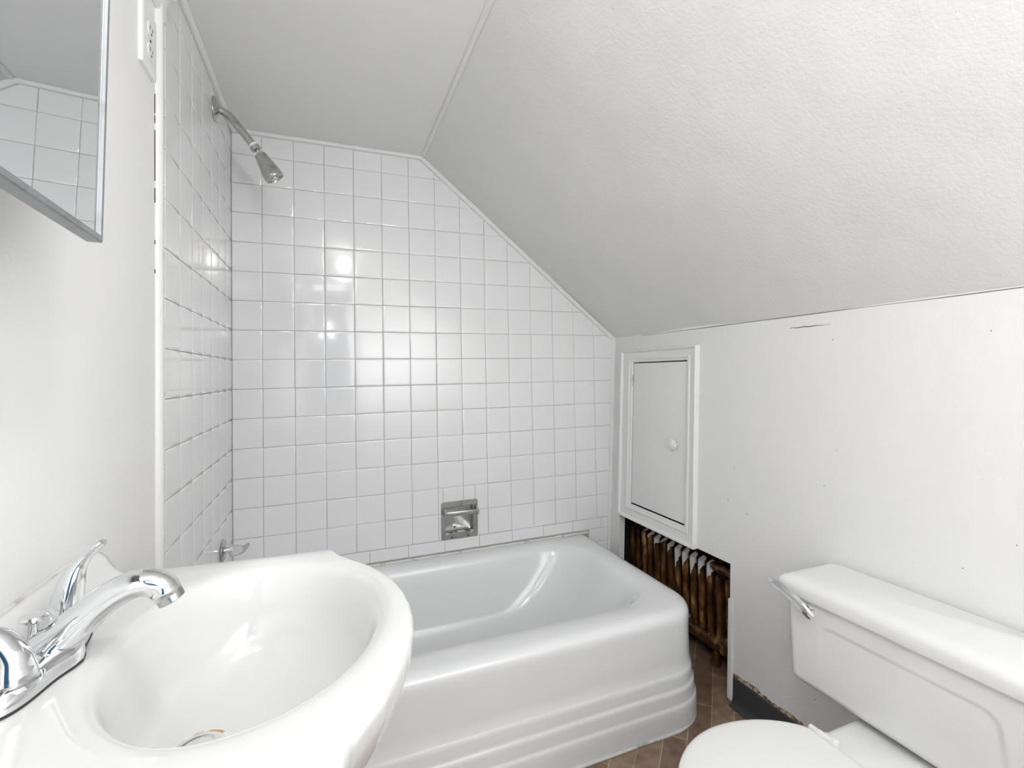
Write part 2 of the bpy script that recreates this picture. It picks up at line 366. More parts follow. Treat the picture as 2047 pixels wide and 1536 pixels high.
for k in range(len(colsl)-1):
    for j in range(len(rows)):
        v0 = rows[j]; v1 = min(rows[j+1] if j+1 < len(rows) else TOPZ, TOPZ)
        if v1 <= v0: continue
        tile(bm, colsl[k], colsl[k+1], v0, v1, leftmap, tilt=0.15)
    tile(bm, colsl[k], colsl[k+1], 0.364, rows[0], leftmap, tilt=.15)
v = 0.36+.078
vv = [0.28]+[0.4685+0.1525*k for k in range(12)]
vv = [z+0.0 for z in vv]
for k in range(len(vv)-1):
    if vv[k] > TOPZ: break
    tile(bm, colsl[-1], 0.806, vv[k], min(vv[k+1], TOPZ), leftmap, tilt=0.15)
TL = struct('wall_left_tiles', bm, M['tile'], True); TL.parent = WL; TL.name = 'tiles'; del TL['kind']
bm = bmesh.new(); box(bm, (-0.0072, -0.82, 0.0), (-0.0022, 0.0, 2.04)); GL = struct('grout_bed', bm, M['grout']); GL.parent = WL; del GL['kind']
bm = bmesh.new(); holed(bm, -0.004, 1.66, 0.0022, 0.0072, 0.0, 2.04); GB = struct('grout_bed', bm, M['grout']); GB.parent = bpy.data.objects['wall_back']; del GB['kind']

# ------------------------------------------------------------------ trims
def bead(name, a, b, r, m=None, wob=0.0006, flat=1.0):
    bm = bmesh.new(); a, b = Vector(a), Vector(b); n = 40
    pts = [a+(b-a)*k/n+Vector((noise.noise(Vector((k*.35, 1, 0))), noise.noise(Vector((k*.35, 4, 0))), noise.noise(Vector((k*.35, 8, 0)))))*wob for k in range(n+1)]
    tube(bm, pts, r, 14, True, flat); return struct(name, bm, m or M['trim'], True)
bead('trim_1', (0.004, 0.0, CEIL-0.006), (0.004, REAR, CEIL-0.006), 0.0115)
bead('trim_2', (0.0, -0.003, CEIL-0.006), (CREX, -0.003, CEIL-0.006), 0.009)
bead('trim_3', (CREX+.002, -0.0, CEIL-0.001), (CREX+.002, REAR, CEIL-0.001), 0.0095, wob=.0012)
# batten along the slope on the back wall
bm = bmesh.new()
e0 = Vector((CREX-0.016, CEIL-0.006)); e1 = Vector((1.6416-0.004, 1.2785+0.002))
L = (e1-e0).length; pr = [(0, 0.006), (0, -0.007), (.004, -0.010), (.013, -0.010), (.018, -0.006), (.021, 0.006)]
rings = []
for k in range(41):
    t = k/40; c = Vector((CREX, CEIL))*(1-t)+Vector((1.6416, 1.2785))*t
    rings.append([Vector((c.x-sn.x*a+noise.noise(Vector((k*.3, 0, 0)))*.0006, y, c.y-sn.y*a)) for a, y in pr])
loft(bm, rings); struct('trim_4', bm, M['trim'], True)
# corner board at the right of the tiles
bm = bmesh.new(); rings = []
for k in range(30):
    z = 1.284*k/29; xr = XR(z); rings.append([Vector((xr+.01, 0.006, z)), Vector((xr-0.016, 0.006, z)), Vector((xr-0.016, -0.007, z)), Vector((xr-0.012, -0.011, z)), Vector((xr+.01, -0.011, z))])
loft(bm, rings); struct('trim_5', bm, M['trim'], True)
# bead of filler where tiles end on the left wall
bead('trim_6', (-0.001, -0.8165, 0.0), (-0.001, -0.8165, CEIL-.01), 0.0125, wob=.0010)
# dark shrinkage cracks beside the filler
bm = bmesh.new()
for z0, z1 in ((1.64, 1.655), (1.52, 1.625), (1.475, 1.505), (1.80, 1.83), (1.39, 1.398), (1.33, 1.338), (1.66, 1.70)):
    box(bm, (-0.001, -0.8325, z0), (0.0012, -0.8305, z1))
CK = struct('crack', bm, M['darkmetal']); CK.parent = WL; del CK['kind']
# painted strip edging the radiator opening, and strip at its left
bm = bmesh.new(); rings = []
for k in range(12):
    z = 0.012+0.325*k/11; j = noise.noise(Vector((k*.9, 0, 3)))*.0012
    rings.append([kw(-0.733+j, z, -.02), kw(-0.733+j, z, 0.006), kw(-0.736+j, z, 0.009), kw(-0.750-j, z, 0.009), kw(-0.753-j, z, 0.005), kw(-0.753-j, z, -.02)])
loft(bm, rings); struct('trim_7', bm, M['trim'], True)
bm = bmesh.new(); rings = []
for z in (0.0, 0.2, 0.44, 0.452):
    rings.append([kw(-0.012, z, -.02), kw(-0.012, z, 0.007), kw(-0.089, z, 0.007), kw(-0.089, z, -.02)])
loft(bm, rings); struct('trim_8', bm, M['trim'])
# thin dark crack high on the knee wall + seam
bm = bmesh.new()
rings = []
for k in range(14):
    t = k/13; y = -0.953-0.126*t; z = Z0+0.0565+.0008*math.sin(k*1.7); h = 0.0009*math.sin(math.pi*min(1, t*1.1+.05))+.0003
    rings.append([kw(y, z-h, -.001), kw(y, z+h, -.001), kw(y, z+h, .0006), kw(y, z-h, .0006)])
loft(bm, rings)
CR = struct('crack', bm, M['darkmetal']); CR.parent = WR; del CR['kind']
# uneven dark strip painted as gap shadow where the knee wall meets the slope
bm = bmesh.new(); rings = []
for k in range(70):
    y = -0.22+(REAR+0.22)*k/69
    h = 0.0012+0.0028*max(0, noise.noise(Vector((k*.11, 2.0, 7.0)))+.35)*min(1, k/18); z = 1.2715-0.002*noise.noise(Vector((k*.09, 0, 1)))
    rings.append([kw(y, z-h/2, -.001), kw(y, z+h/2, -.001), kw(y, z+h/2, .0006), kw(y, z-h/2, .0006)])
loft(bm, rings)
M['joint'] = mat('joint_shadow_grey', (0.20, 0.195, 0.185, 1), 0.9)
JC = struct('joint_shadow_strip', bm, M['joint']); JC.parent = WR; del JC['kind']
# vinyl cove baseboard
bm = bmesh.new(); rings = []
for y in (-0.756, -0.9, -1.3, REAR):
    rings.append([kw(y, z, w) for z, w in ((0, -.01), (0.0005, 0.020), (0.003, 0.021), (0.008, 0.012), (0.018, 0.0055), (0.03, 0.004), (0.088, 0.004), (0.090, 0.002), (0.090, -.01))])
loft(bm, rings); struct('baseboard_right', bm, M['vinyl'], True)

# ------------------------------------------------------------------ access door with its casing
AD = thing('access_door', 'small white painted access door in a moulded casing above the radiator opening', 'door', tuple(kw(-0.34, 0.46)))
O = (-0.577, -0.083, 0.449, 1.209); I = DR
prof = [(0, 0.0), (0, 0.017), (.02, .020), (.12, .020), (.17, .014), (.22, .011), (.62, .009), (.68, .013), (.76, .013), (.82, .009), (.95, .008), (1.0, .004), (1.0, -.012)]
bm = bmesh.new(); rings = []
for t, h in prof:
    a = [O[i]+(I[i]-O[i])*t for i in range(4)]
    rings.append([kw(a[0], a[2], h), kw(a[1], a[2], h), kw(a[1], a[3], h), kw(a[0], a[3], h)])
loft(bm, rings, True, False, False); finish('casing', bm, M['trim'], AD, angle=20)
bm = bmesh.new(); a = (DR[0]+.0035, DR[1]-.0030, DR[2]+.006, DR[3]-.004); rings = []
for ins, h in ((0, -.016), (0, 0.001), (.001, .0025), (.004, .003)):
    rings.append([kw(a[0]+ins, a[2]+ins, h), kw(a[1]-ins, a[2]+ins, h), kw(a[1]-ins, a[3]-ins, h), kw(a[0]+ins, a[3]-ins, h)])
loft(bm, rings); dp = finish('door_panel', bm, M['trim'], AD, angle=20)
bm = bmesh.new(); kc = kw(-0.456, 0.822)
lathe(bm, [(.009, -.001), (.009, .010), (.012, .013), (.0205, .017), (.0225, .021), (.0215, .025), (.014, .028), (.004, .029)], kc, (-1, 0, -0.05), 9); finish('knob', bm, M['trim'], dp, angle=25)
bm = bmesh.new(); tube(bm, [kw(-0.1665, 1.095, .005), kw(-0.1665, 1.045, .005)], .003, 10); finish('hinge', bm, M['oldchrome'], AD)
bm = bmesh.new(); loft(bm, [[kw(DR[0]-.02, DR[2]-.02, w), kw(DR[1]+.02, DR[2]-.02, w), kw(DR[1]+.02, DR[3]+.02, w), kw(DR[0]-.02, DR[3]+.02, w)] for w in (-.0235, -.030)]); finish('frame_back', bm, M['cavity'], AD)

# ------------------------------------------------------------------ bathtub
TBX = thing('bathtub', 'white enamel bathtub with a stepped apron in the tiled corner', 'bathtub', (0.73, -0.38, 0))
x1, yf = 1.474, -0.765
def tring(o, z, r=.13, back=0.0, left=0.0):
    """outer ring: o = outward offset on front and right sides only"""
    return rrect(0.001+left, x1-0.012+o, yf-o, -0.001-back, (0.02, 0.004, 0.004, r+o), z, 20, 12)
rings = []
for o, z in ((.019, 0.0), (.019, .05), (.0185, .066), (.0165, .0725), (.0135, .0755), (.013, .080), (.0125, .106), (.012, .112), (.0095, .118), (.007, .1205), (.0065, .126), (.006, .150), (.005, .157), (.0025, .163), (.0005, .166), (0, .20), (-.001, .25), (0, .295), (.001, .312), (0.0, .325), (-.004, .336), (-.012, .344), (-.022, .3485), (-.034, .350)):
    rings.append(tring(o, z, .13))
def iring(x0, x1_, y0, y1, r, z): return rrect(x0, x1_, y0, y1, r, z, 20, 12)
inner = [(.075, 1.375, -.668, -.052, (.17, .10, .10, .17), .3495), (.080, 1.368, -.662, -.058, (.17, .10, .10, .17), .346),
         (.088, 1.356, -.654, -.066, (.17, .10, .10, .17), .337), (.095, 1.342, -.647, -.073, (.17, .11, .11, .17), .32), (.105, 1.31, -.638, -.082, (.17, .12, .12, .17), .27),
         (.115, 1.26, -.628, -.092, (.18, .13, .13, .18), .20), (.13, 1.20, -.612, -.108, (.19, .15, .15, .19), .13), (.155, 1.13, -.588, -.132, (.19, .16, .16, .19), .085), (.20, 1.06, -.55, -.17, (.17, .15, .15, .17), .058), (.27, .97, -.49, -.23, (.12, .12, .12, .12), .050)]
for a in inner: rings.append(iring(*a))
bm = bmesh.new(); loft(bm, rings, True, False, True); finish('tub_body', bm, M['enamel'], TBX, angle=60)
bm = bmesh.new()   # caulk bead on the wall side and along the floor
tube(bm, [Vector((0.02+1.45*k/60, -0.003, 0.354+noise.noise(Vector((k*.4, 0, 0)))*.002)) for k in range(61)], [(.005+.002*noise.noise(Vector((k*.7, 3, 0)))) for k in range(61)], 10)
finish('wall_caulk', bm, M['caulk'], TBX)
bm = bmesh.new(); base = rrect(0.001, x1-0.012+.022, yf-.022, -0.001, (0.02, .004, .004, .17), .003, 30, 14)
pts = [p for p in base if p.y < -0.10 and p.x > 0.05]
i0 = max(range(len(pts)), key=lambda i: (pts[i]-pts[i-1]).length); pts = pts[i0:]+pts[:i0]
tube(bm, pts, [.0042+.0018*noise.noise(Vector((k*.5, 7, 0))) for k in range(len(pts))], 8); finish('floor_caulk', bm, M['caulk'], TBX)
bm = bmesh.new(); lathe(bm, [(.033, 0), (.033, .003), (.028, .005), (.006, .005)], (0.34, -.36, .0505), (0, 0, 1), 28); finish('drain', bm, M['chrome'], TBX)

# ------------------------------------------------------------------ radiator
RAD = thing('radiator', 'rusty brown cast iron column radiator showing through the wall opening', 'radiator', (1.76, -0.30, 0))
XRAD = 1.70
for k in range(15):
    yc = 0.010-0.0455*k
    if yc > -0.02: yc = -0.028 if k == 0 else yc
    if k == 0: continue
    top = 0.382 if k < 13 else 0.350
    bm = bmesh.new(); n = 16; m_ = 44; r = 0.0132
    ang = [2*math.pi*i/n for i in range(n)]
    rings = []
    zs = [0.055+(top-.02-.055)*j/m_ for j in range(m_+1)]
    for z in zs:
        f = 1+0.12*math.exp(-((z-.09)/.03)**2)+.05*math.exp(-((z-(top-.05))/.02)**2)
        rings.append([Vector((XRAD+.0+math.cos(a)*r*f, yc+math.sin(a)*r*f, z)) for a in ang])
    for j in range(1, 8):
        t = j/8*math.pi/2; rr = r*math.cos(t); rings.append([Vector((XRAD+math.sin(t)*.03+math.cos(a)*rr*1.0, yc+math.sin(a)*rr, top-.02+math.sin(t)*.02)) for a in ang])
    loft(bm, rings)
    # rear tubes and web of the same section
    for dx in (.055, .11):
        tube(bm, [(XRAD+dx, yc, .055), (XRAD+dx, yc, top-.012)], .013, 10)
    box(bm, (XRAD+.02, yc-.007, top-.045), (XRAD+.115, yc+.009, top-.006), .004)
    box(bm, (XRAD+.005, yc-.013, .04), (XRAD+.115, yc+.013, .10), .006)
    bmesh.ops.recalc_face_normals(bm, faces=bm.faces[:])
    lay = bm.verts.layers.float.new('paint')
    ln = {3: .014, 4: .030, 5: .055, 6: .020, 7: .042, 8: .085, 9: .075, 10: .085, 11: .07, 12: .072}.get(k, 0)
    for v in bm.verts:
        side = (v.co.y-yc)/r; up = top-v.co.z
        ll = ln*(1.0+0.45*side+0.25*noise.noise(Vector((v.co.z*60, k*3.3, side*1.5))))
        v[lay] = 1.0 if (ln > 0 and up < ll and v.co.x < XRAD+.014) else 0.0
        if v.co.z < .12 and noise.noise(Vector((v.co.y*40, v.co.z*60, 4))) > .42: v[lay] = 1.0
    finish('radiator_section', bm, M['rust'], RAD)
bm = bmesh.new()
tube(bm, [(XRAD-.004, y, .366+noise.noise(Vector((y*90, 0, 0)))*.003) for y in [-.553-.012*i for i in range(14)]], [.015+.004*noise.noise(Vector((i*.9, 5, 0)))+(.005 if i in (3, 4, 8, 9) else 0) for i in range(14)], 14); finish('air_valve', bm, M['rust'], RAD)
bm = bmesh.new()
lathe(bm, [(.02, -.05), (.02, -.03), (.033, -.028), (.036, -.016), (.036, -.004), (.028, 0), (.028, .012), (.034, .014), (.034, .026), (.022, .03), (.022, .09)], (XRAD-.002, -.655, .098), (0, -1, 0), 24)
tube(bm, catmull([(XRAD-.002, -.70, .098), (XRAD-.004, -.735, .09), (XRAD-.004, -.75, .06), (XRAD-.004, -.75, .0)], 6), .02, 14)
lathe(bm, [(.034, 0), (.036, .006), (.03, .014), (.024, .018)], (XRAD-.004, -.70, .004), (0, 0, 1), 20); finish('supply_valve', bm, M['rust'], RAD)
bm = bmesh.new()
tube(bm, [(XRAD-.006, -.06, .075), (XRAD-.006, -.64, .075)], .024, 16)
for y in (-.10, -.57): tube(bm, [(XRAD, y, .07), (XRAD-.01, y, .04), (XRAD-.018, y, .0)], [.02, .014, .02], 12)
finish('bottom_header', bm, M['rust'], RAD)

# ------------------------------------------------------------------ soap dish
SD = thing('soap_dish', 'recessed worn chrome soap dish with a grab bar in the back tiles', 'soap dish', (0.848, -0.002, 0.41))
sx0, sx1, sz0, sz1 = 0.767, 0.928, 0.412, 0.572
bm = bmesh.new()
def sr(ins, y, r=.008):
    return [Vector((p.x, y, p.y)) for p in rrect(sx0+ins[0], sx1-ins[1], sz0+ins[2], sz1-ins[3], r, 0, 6, 5)]
rings = [sr((0, 0, 0, 0), 0.001), sr((0, 0, 0, 0), -.0022), sr((.0015,)*4, -.0035), sr((.018, .018, .020, .022), -.0035), sr((.020, .020, .022, .024), -.001), sr((.022, .022, .028, .024), .030), sr((.026, .026, .034, .030), .034)]
loft(bm, rings, True, False, True); body = finish('dish_plate', bm, M['oldchrome'], SD, angle=30)
bm = bmesh.new()   # curved tray lip
N = 24; rings = []
for k in range(N+1):
    t = k/N; x = sx0+.020+(sx1-sx0-.04)*t; b = math.sin(math.pi*t)
    y = -.002+.001; z = sz0+.023
    rings.append([Vector((x, .012, z)), Vector((x, -.004-.016*b, z+.001+.006*b)), Vector((x, -.005-.018*b, z+.004+.006*b)), Vector((x, -.002-.012*b, z+.007+.006*b)), Vector((x, .010, z+.006)), Vector((x, .028, z+.004)), Vector((x, .028, z))])
loft(bm, rings); finish('tray_lip', bm, M['chrome'], SD)
bm = bmesh.new(); zb = 0.528
box(bm, (sx0+.014, -.037, zb-.010), (sx1-.003, -.030, zb+.009), .002); finish('grab_bar', bm, M['oldchrome'], SD)
for xa in (sx0+.012, sx1-.010):
    bm = bmesh.new()
    ring = lambda xx: [Vector((xx, 0.0, zb+.016)), Vector((xx, -.006, zb+.022)), Vector((xx, -.030, zb+.012)), Vector((xx, -.040, zb+.008)), Vector((xx, -.040, zb-.012)), Vector((xx, -.030, zb-.013)), Vector((xx, -.010, zb-.006)), Vector((xx, 0.0, zb-.012))]
    loft(bm, [ring(xa-.004), ring(xa+.004)]); finish('bar_bracket', bm, M['oldchrome'], SD, angle=30)
for x, z, y in ((.834, .551, .0335), (.834, .452, .0335), (.812, .421, -.0036), (.884, .421, -.0036)):
    bm = bmesh.new(); lathe(bm, [(.0042, .001), (.0042, -.0005), (.002, -.0016)], (x, y, z), (0, 1, 0), 12); finish('screw', bm, M['darkmetal'], SD)

# ------------------------------------------------------------------ shower arm and head
SH = thing('shower_head', 'worn chrome shower head on a bent arm from the left tiled wall', 'shower head', (0.0, -0.28, 1.961))
yc = -0.28
bm = bmesh.new(); lathe(bm, [(.036, 0), (.037, .001), (.036, .004), (.031, .008), (.022, .012), (.014, .015), (.0125, .017)], (0.0002, yc, 1.961), (1, 0, 0), 40); finish('flange', bm, M['oldchrome'], SH)
armp = catmull([(0.004, yc, 1.961), (0.022, yc, 1.958), (0.040, yc, 1.947), (0.058, yc, 1.927), (0.085, yc, 1.893), (0.106, yc, 1.866)], 8)
bm = bmesh.new(); tube(bm, armp, .0122, 24); finish('arm', bm, M['oldchrome'], SH)
d = Vector((0.50, 0, -0.866)); d = (Vector((.176, yc, 1.772))-Vector((.119, yc, 1.868))).normalized(); d0 = (Vector(armp[-1])-Vector(armp[-3])).normalized()
bm = bmesh.new(); lathe(bm, [(.0125, 0), (.0125, .008)], armp[-1], d0, 24); finish('thread_tape', bm, M['teflon'], SH)
q = Vector(armp[-1])+d0*.007
bm = bmesh.new(); lathe(bm, [(.0125, 0), (.0155, .002), (.0155, .014), (.0125, .017), (.006, .019)], q, d0, 20); finish('coupling', bm, M['oldchrome'], SH)
q2 = q+d0*.020
bm = bmesh.new(); lathe(bm, [(.005, -.003), (.0075, .002), (.007, .008), (.006, .012)], q2, d, 20); finish('ball_joint', bm, M['chrome'], SH)
q3 = q2+d*.009
bm = bmesh.new(); lathe(bm, [(0.00702, 0.0), (0.0158, 0.00106), (0.01813, 0.00424), (0.0193, 0.0159), (0.0193, 0.01802), (0.02083, 0.01908), (0.02281, 0.0318), (0.02597, 0.0477), (0.02866, 0.0636), (0.03019, 0.07632), (0.03065, 0.08374), (0.02983, 0.08639), (0.02574, 0.08692), (0.02457, 0.08374), (0.00468, 0.08321)], q3, d, 40)
hd = finish('head_body', bm, M['oldchrome'], SH, angle=40)
bm = bmesh.new(); lathe(bm, [(.0225, .080), (.0225, .0862), (.0195, .0872), (.0186, .0845), (.012, .0845), (.0112, .0872), (.003, .0872)], q3, d, 32)
u, w = frame_of(d)
for k in range(6):
    a = k*math.pi/3; p = q3+d*.0845+(u*math.cos(a)+w*math.sin(a))*.0153; tube(bm, [p, p+d*.0022], .0016, 8)
finish('spray_face', bm, M['oldchrome'], hd, angle=30)

# ------------------------------------------------------------------ tub valve
TV = thing('tub_valve', 'clear handled tub valve with round chrome plate low on the left tiles', 'faucet', (0, -0.185, .545))
bm = bmesh.new(); lathe(bm, [(.036, 0), (.037, .002), (.034, .006), (.024, .009), (.012, .010)], (0.0002, -.185, .548), (1, 0, 0), 36); finish('valve_plate', bm, M['oldchrome'], TV)
bm = bmesh.new(); lathe(bm, [(.011, .008), (.011, .022), (.014, .024), (.014, .032), (.010, .034)], (0, -.185, .548), (1, 0, 0), 20); finish('stem', bm, M['chrome'], TV)
bm = bmesh.new(); hp = catmull([(.026, -.187, .546), (.040, -.190, .546), (.056, -.194, .548), (.070, -.198, .556), (.080, -.201, .566)], 6); nn = len(hp)
rr = [.018, .0195, .0182, .018, .0178, .0175, .017, .0168, .0165, .016, .0155, .015, .0142, .0134, .0124, .0114, .0104, .0094, .0084, .0075, .0068, .006, .0055, .005, .003]
tube(bm, hp, rr[:nn] if nn <= len(rr) else .01, 20); finish('handle', bm, M['acrylic'], TV)

# ------------------------------------------------------------------ rod socket above
RS = thing('rod_socket', 'white painted curtain rod socket high on the left wall beside the outlet', 'bracket', (0, -.83, 1.882))
bm = bmesh.new()
rings = []
for ins, h in ((0, -.001), (0, .004), (.004, .008), (.018, .010), (.024, .014), (.030, .022), (.031, .030), (.034, .033), (.042, .032), (.044, .022)):
    rings.append([Vector((h, p.x, p.y)) for p in rrect(-.898+ins, -.768-ins, 1.882+ins, 2.00-ins*.6, .015, 0, 6, 6)])
loft(bm, rings); finish('socket_body', bm, M['trim'], RS, angle=30)
RS2 = RS

# ------------------------------------------------------------------ outlet
EO = thing('electrical_outlet', 'white plastic double electrical outlet plate on the painted left wall', 'outlet', (0, -.883, 1.714))
bm = bmesh.new(); rings = []
for ins, h in ((0, 0), (0, .004), (.001, .0065), (.004, .0078), (.007, .008)):
    rings.append([Vector((h, p.x, p.y)) for p in rrect(-.9225+ins, -.8435-ins, 1.715+ins, 1.838-ins, .003, 0, 2, 4)])
loft(bm, rings); pl = finish('cover_plate', bm, M['plastic'], EO, angle=25)
for zc in (1.755, 1.798):
    bm = bmesh.new(); rings = []
    for ins, h in ((0, .007), (0, .0092), (.0008, .0098)):
        rings.append([Vector((h, p.x, p.y)) for p in rrect(-.8995+ins, -.8665-ins, zc-.0145+ins, zc+.0145-ins, .011, 0, 2, 6)])
    loft(bm, rings); rc = finish('receptacle', bm, M['plastic'], EO, angle=25)
    for y, h in ((-.8895, .004), (-.8765, .0035)):
        bm = bmesh.new(); box(bm, (.0094, y-.0009, zc-h+.003), (.0102, y+.0009, zc+h+.003)); finish('slot', bm, M['black'], rc, smooth=False)
    bm = bmesh.new(); lathe(bm, [(.0022, 0), (.0022, .0008)], (.0095, -.883, zc-.008), (1, 0, 0), 12); finish('slot', bm, M['black'], rc)
bm = bmesh.new(); lathe(bm, [(.0028, 0), (.0026, .001), (.001, .0014)], (.0078, -.883, 1.7765), (1, 0, 0), 12); finish('screw', bm, M['darkmetal'], EO)

# ------------------------------------------------------------------ medicine cabinet
MC = thing('medicine_cabinet', 'mirrored medicine cabinet with a thin metal frame on the left wall above the sink', 'cabinet', (0, -1.60, 1.33))
bm = bmesh.new(); box(bm, (0.0, -1.84, 1.345), (0.080, -1.42, 1.86), .002); finish('cabinet_body', bm, M['frame'], MC)
# door plane through (.105,-1.4,1.38), normal (1,.0438,-.0231)
nrm = Vector((1, .0438, -.0231)).normalized(); p0 = Vector((.1049, -1.4, 1.38))
def dp_(y, z, w=0.0):
    x = p0.x-(nrm.y*(y-p0.y)+nrm.z*(z-p0.z))/nrm.x; return Vector((x, y, z))+nrm*w
y0, y1, z0, z1 = -1.86, -1.360, 1.262, 1.90
bm = bmesh.new(); rings = []
for ins, h in ((.012, -.014), (0.002, -.013), (0, -.011), (0, .0015), (.0012, .003), (.0065, .003), (.0080, .0008), (.0082, -.0045)):
    rings.append([dp_(y0+ins, z0+ins, h), dp_(y1-ins, z0+ins, h), dp_(y1-ins, z1-ins, h), dp_(y0+ins, z1-ins, h)])
loft(bm, rings, True, True, False); finish('door_frame', bm, M['frame'], MC, angle=25)
bm = bmesh.new(); i = .0078
quad(bm, [dp_(y0+i, z0+i), dp_(y1-i, z0+i), dp_(y1-i, z1-i), dp_(y0+i, z1-i)]); ex = bmesh.ops.extrude_face_region(bm, geom=bm.faces[:])
for v in [g_ for g_ in ex['geom'] if isinstance(g_, bmesh.types.BMVert)]: v.co -= nrm*.003
finish('mirror', bm, M['mirror'], MC, smooth=False)

# ------------------------------------------------------------------ pedestal sink
SK = thing('pedestal_sink', 'white porcelain pedestal sink with bowed front on the left wall', 'sink', (0.2, -1.372, 0))
yc = -1.372; zd = 0.828
half = [(.262, .0), (.257, .08), (.249, .18), (.241, .28), (.238, .322), (.2375, .328), (.2345, .3325), (.229, .3355), (.221, .338), (.208, .343), (.195, .351), (.180, .361), (.160, .3755), (.140, .387), (.115, .399), (.088, .4095), (.06, .417), (.03, .4215), (0, .423)]
poly = [Vector((x, yc+dy)) for dy, x in half]+[Vector((x, yc-dy)) for dy, x in half[-2::-1]]
poly = poly+[Vector((0.0, yc-.262)), Vector((0.0, yc+.262))]
cen = Vector((.225, yc+.004))
def rayhit(th):
    d = Vector((math.cos(th), math.sin(th))); best = None
    for i in range(len(poly)):
        a, b = poly[i], poly[(i+1) % len(poly)]; e = b-a; den = d.x*e.y-d.y*e.x
        if abs(den) < 1e-12: continue
        t = ((a.x-cen.x)*e.y-(a.y-cen.y)*e.x)/den; s = ((a.x-cen.x)*d.y-(a.y-cen.y)*d.x)/den
        if t > 0 and -1e-6 <= s <= 1+1e-6 and (best is None or t > best): best = t
    return best
# sample angles with extra density at the notches
angs = []
NA = 240
for k in range(NA): angs.append(2*math.pi*k/NA)
for sgn in (1, -1):
    for dy, x in half:
        angs.append(math.atan2(sgn*dy+yc-cen.y, x-cen.x) % (2*math.pi))
    angs.append(math.atan2(yc+sgn*.262-cen.y, 0-cen.x) % (2*math.pi))
angs = sorted(set(round(a, 5) for a in angs))
R = [rayhit(a) for a in angs]
def oring(inset, z, keepwall=True):
    out = []
    for a, r in zip(angs, R):
        rr = r-inset; x = cen.x+math.cos(a)*rr; y = cen.y+math.sin(a)*rr
        ox = cen.x+math.cos(a)*r
        if keepwall and ox < .002: x = ox
        out.append(Vector((x, y, z)))
    return out
def bring(ax, ay, cx, z, dz=0.0, pw=2.0, cyy=0.0):
    out = []
    for a in angs:
        c, s = math.cos(a), math.sin(a)
        axx = ax*(0.86 if c < 0 else 1.0)
        r = 1/((abs(c/axx)**pw+abs(s/ay)**pw)**(1/pw)); x, y = cx+c*r, cen.y+cyy+s*r
        out.append(Vector((x, y, z)))
    return out
def mixr(A, B, t, z): return [Vector((a.x+(b.x-a.x)*t, a.y+(b.y-a.y)*t, z)) for a, b in zip(A, B)]
CY = .018
br0 = bring(.160, .196, .236, .826, pw=1.98, cyy=CY)
outer = oring(0, .82)
under = bring(.10, .12, .17, .62)
rings = [mixr(outer, under, 1.0, .60), mixr(outer, under, .80, .64), mixr(outer, under, .46, .69), mixr(outer, under, .20, .735), mixr(outer, under, .075, .770), mixr(outer, under, .028, .790), mixr(outer, under, .010, .800),
         oring(.001, .8065), oring(0, .812), oring(0, .8185), oring(.0015, .8235), oring(.0045, .8268), oring(.009, .828),
         mixr(oring(.009, .828), br0, .55, .8283), mixr(oring(.009, .828), br0, .86, .8275), br0]
for ax, ay, cx, z, pw in ((.156, .191, .236, .8245, 1.98), (.151, .186, .236, .8215, 1.98), (.147, .181, .236, .816, 1.98), (.143, .176, .235, .806, 2), (.139, .171, .234, .790, 2), (.134, .165, .232, .765, 2), (.128, .157, .229, .734, 2), (.111, .136, .222, .712, 2), (.088, .106, .213, .700, 2), (.062, .072, .201, .6935, 2), (.040, .044, .190, .6905, 2), (.024, .024, .186, .689, 2)):
    rings.append(bring(ax, ay, cx, z, pw=pw, cyy=CY))
bm = bmesh.new(); loft(bm, rings, True, True, True)
# raised back ledge
prof = [(0.0005, .80), (0.0005, .866), (.006, .8695), (.013, .8695), (.020, .8665), (.026, .860), (.031, .850), (.037, .841), (.046, .834), (.060, .8295), (.066, .826), (.066, .80)]
rings = []
NY = 44
for k in range(NY+1):
    t = k/NY; y = yc-.262+.003+(.518)*t; e = min(t, 1-t)*.518
    s = min(1, e/.020); s = math.sqrt(max(0, 1-(1-s)**2)) if s < 1 else 1
    hs = .35+.65*s; rings.append([Vector((x*(.80+.20*s) if x > .001 else x, y, .80+(z-.80)*(.55+.45*s))) for x, z in prof])
loft(bm, rings)
finish('basin', bm, M['porcelain'], SK, angle=60)
bm = bmesh.new(); rings = []
for z, w, dd in ((0, .105, .09), (.02, .105, .09), (.05, .09, .078), (.12, .075, .066), (.40, .070, .06), (.58, .085, .075), (.64, .11, .085)):
    rings.append(rrect(.16-dd, .16+dd, yc-w, yc+w, min(w, dd)*.75, z, 4, 8))
loft(bm, rings); finish('pedestal', bm, M['porcelain'], SK)
bm = bmesh.new(); dc = (.186, cen.y+.018, .6925)
lathe(bm, [(.0290, -.003), (.0295, .0005), (.0285, .0020), (.022, .0022), (.0185, .0005), (.018, -.002), (.004, -.002)], dc, (0, 0, 1), 36); dr = finish('drain', bm, M['chrome'], SK)
bm = bmesh.new(); lathe(bm, [(.014, -.003), (.0155, .002), (.016, .005), (.004, .0065)], dc, (0, 0, 1), 28); finish('stopper', bm, M['chrome'], dr)
bm = bmesh.new()
M['stain'] = mat('rust_stain', srgb(196, 160, 120), 0.35, var=(60, (.82, .81, .79, 1), 3, .47, .62))
lathe(bm, [(.0280, -.001), (.0325, .0010), (.0335, .0006), (.0335, -.003)], dc, (0, 0, 1), 40, False, False); finish('stain_ring', bm, M['stain'], SK)
# caulk line behind the sink
bm = bmesh.new(); tube(bm, [(0.002, yc-.25+.5*k/40, .8685+.0012*noise.noise(Vector((k*.6, 0, 0)))) for k in range(41)], .0030, 8); finish('wall_caulk', bm, M['caulk'], SK)

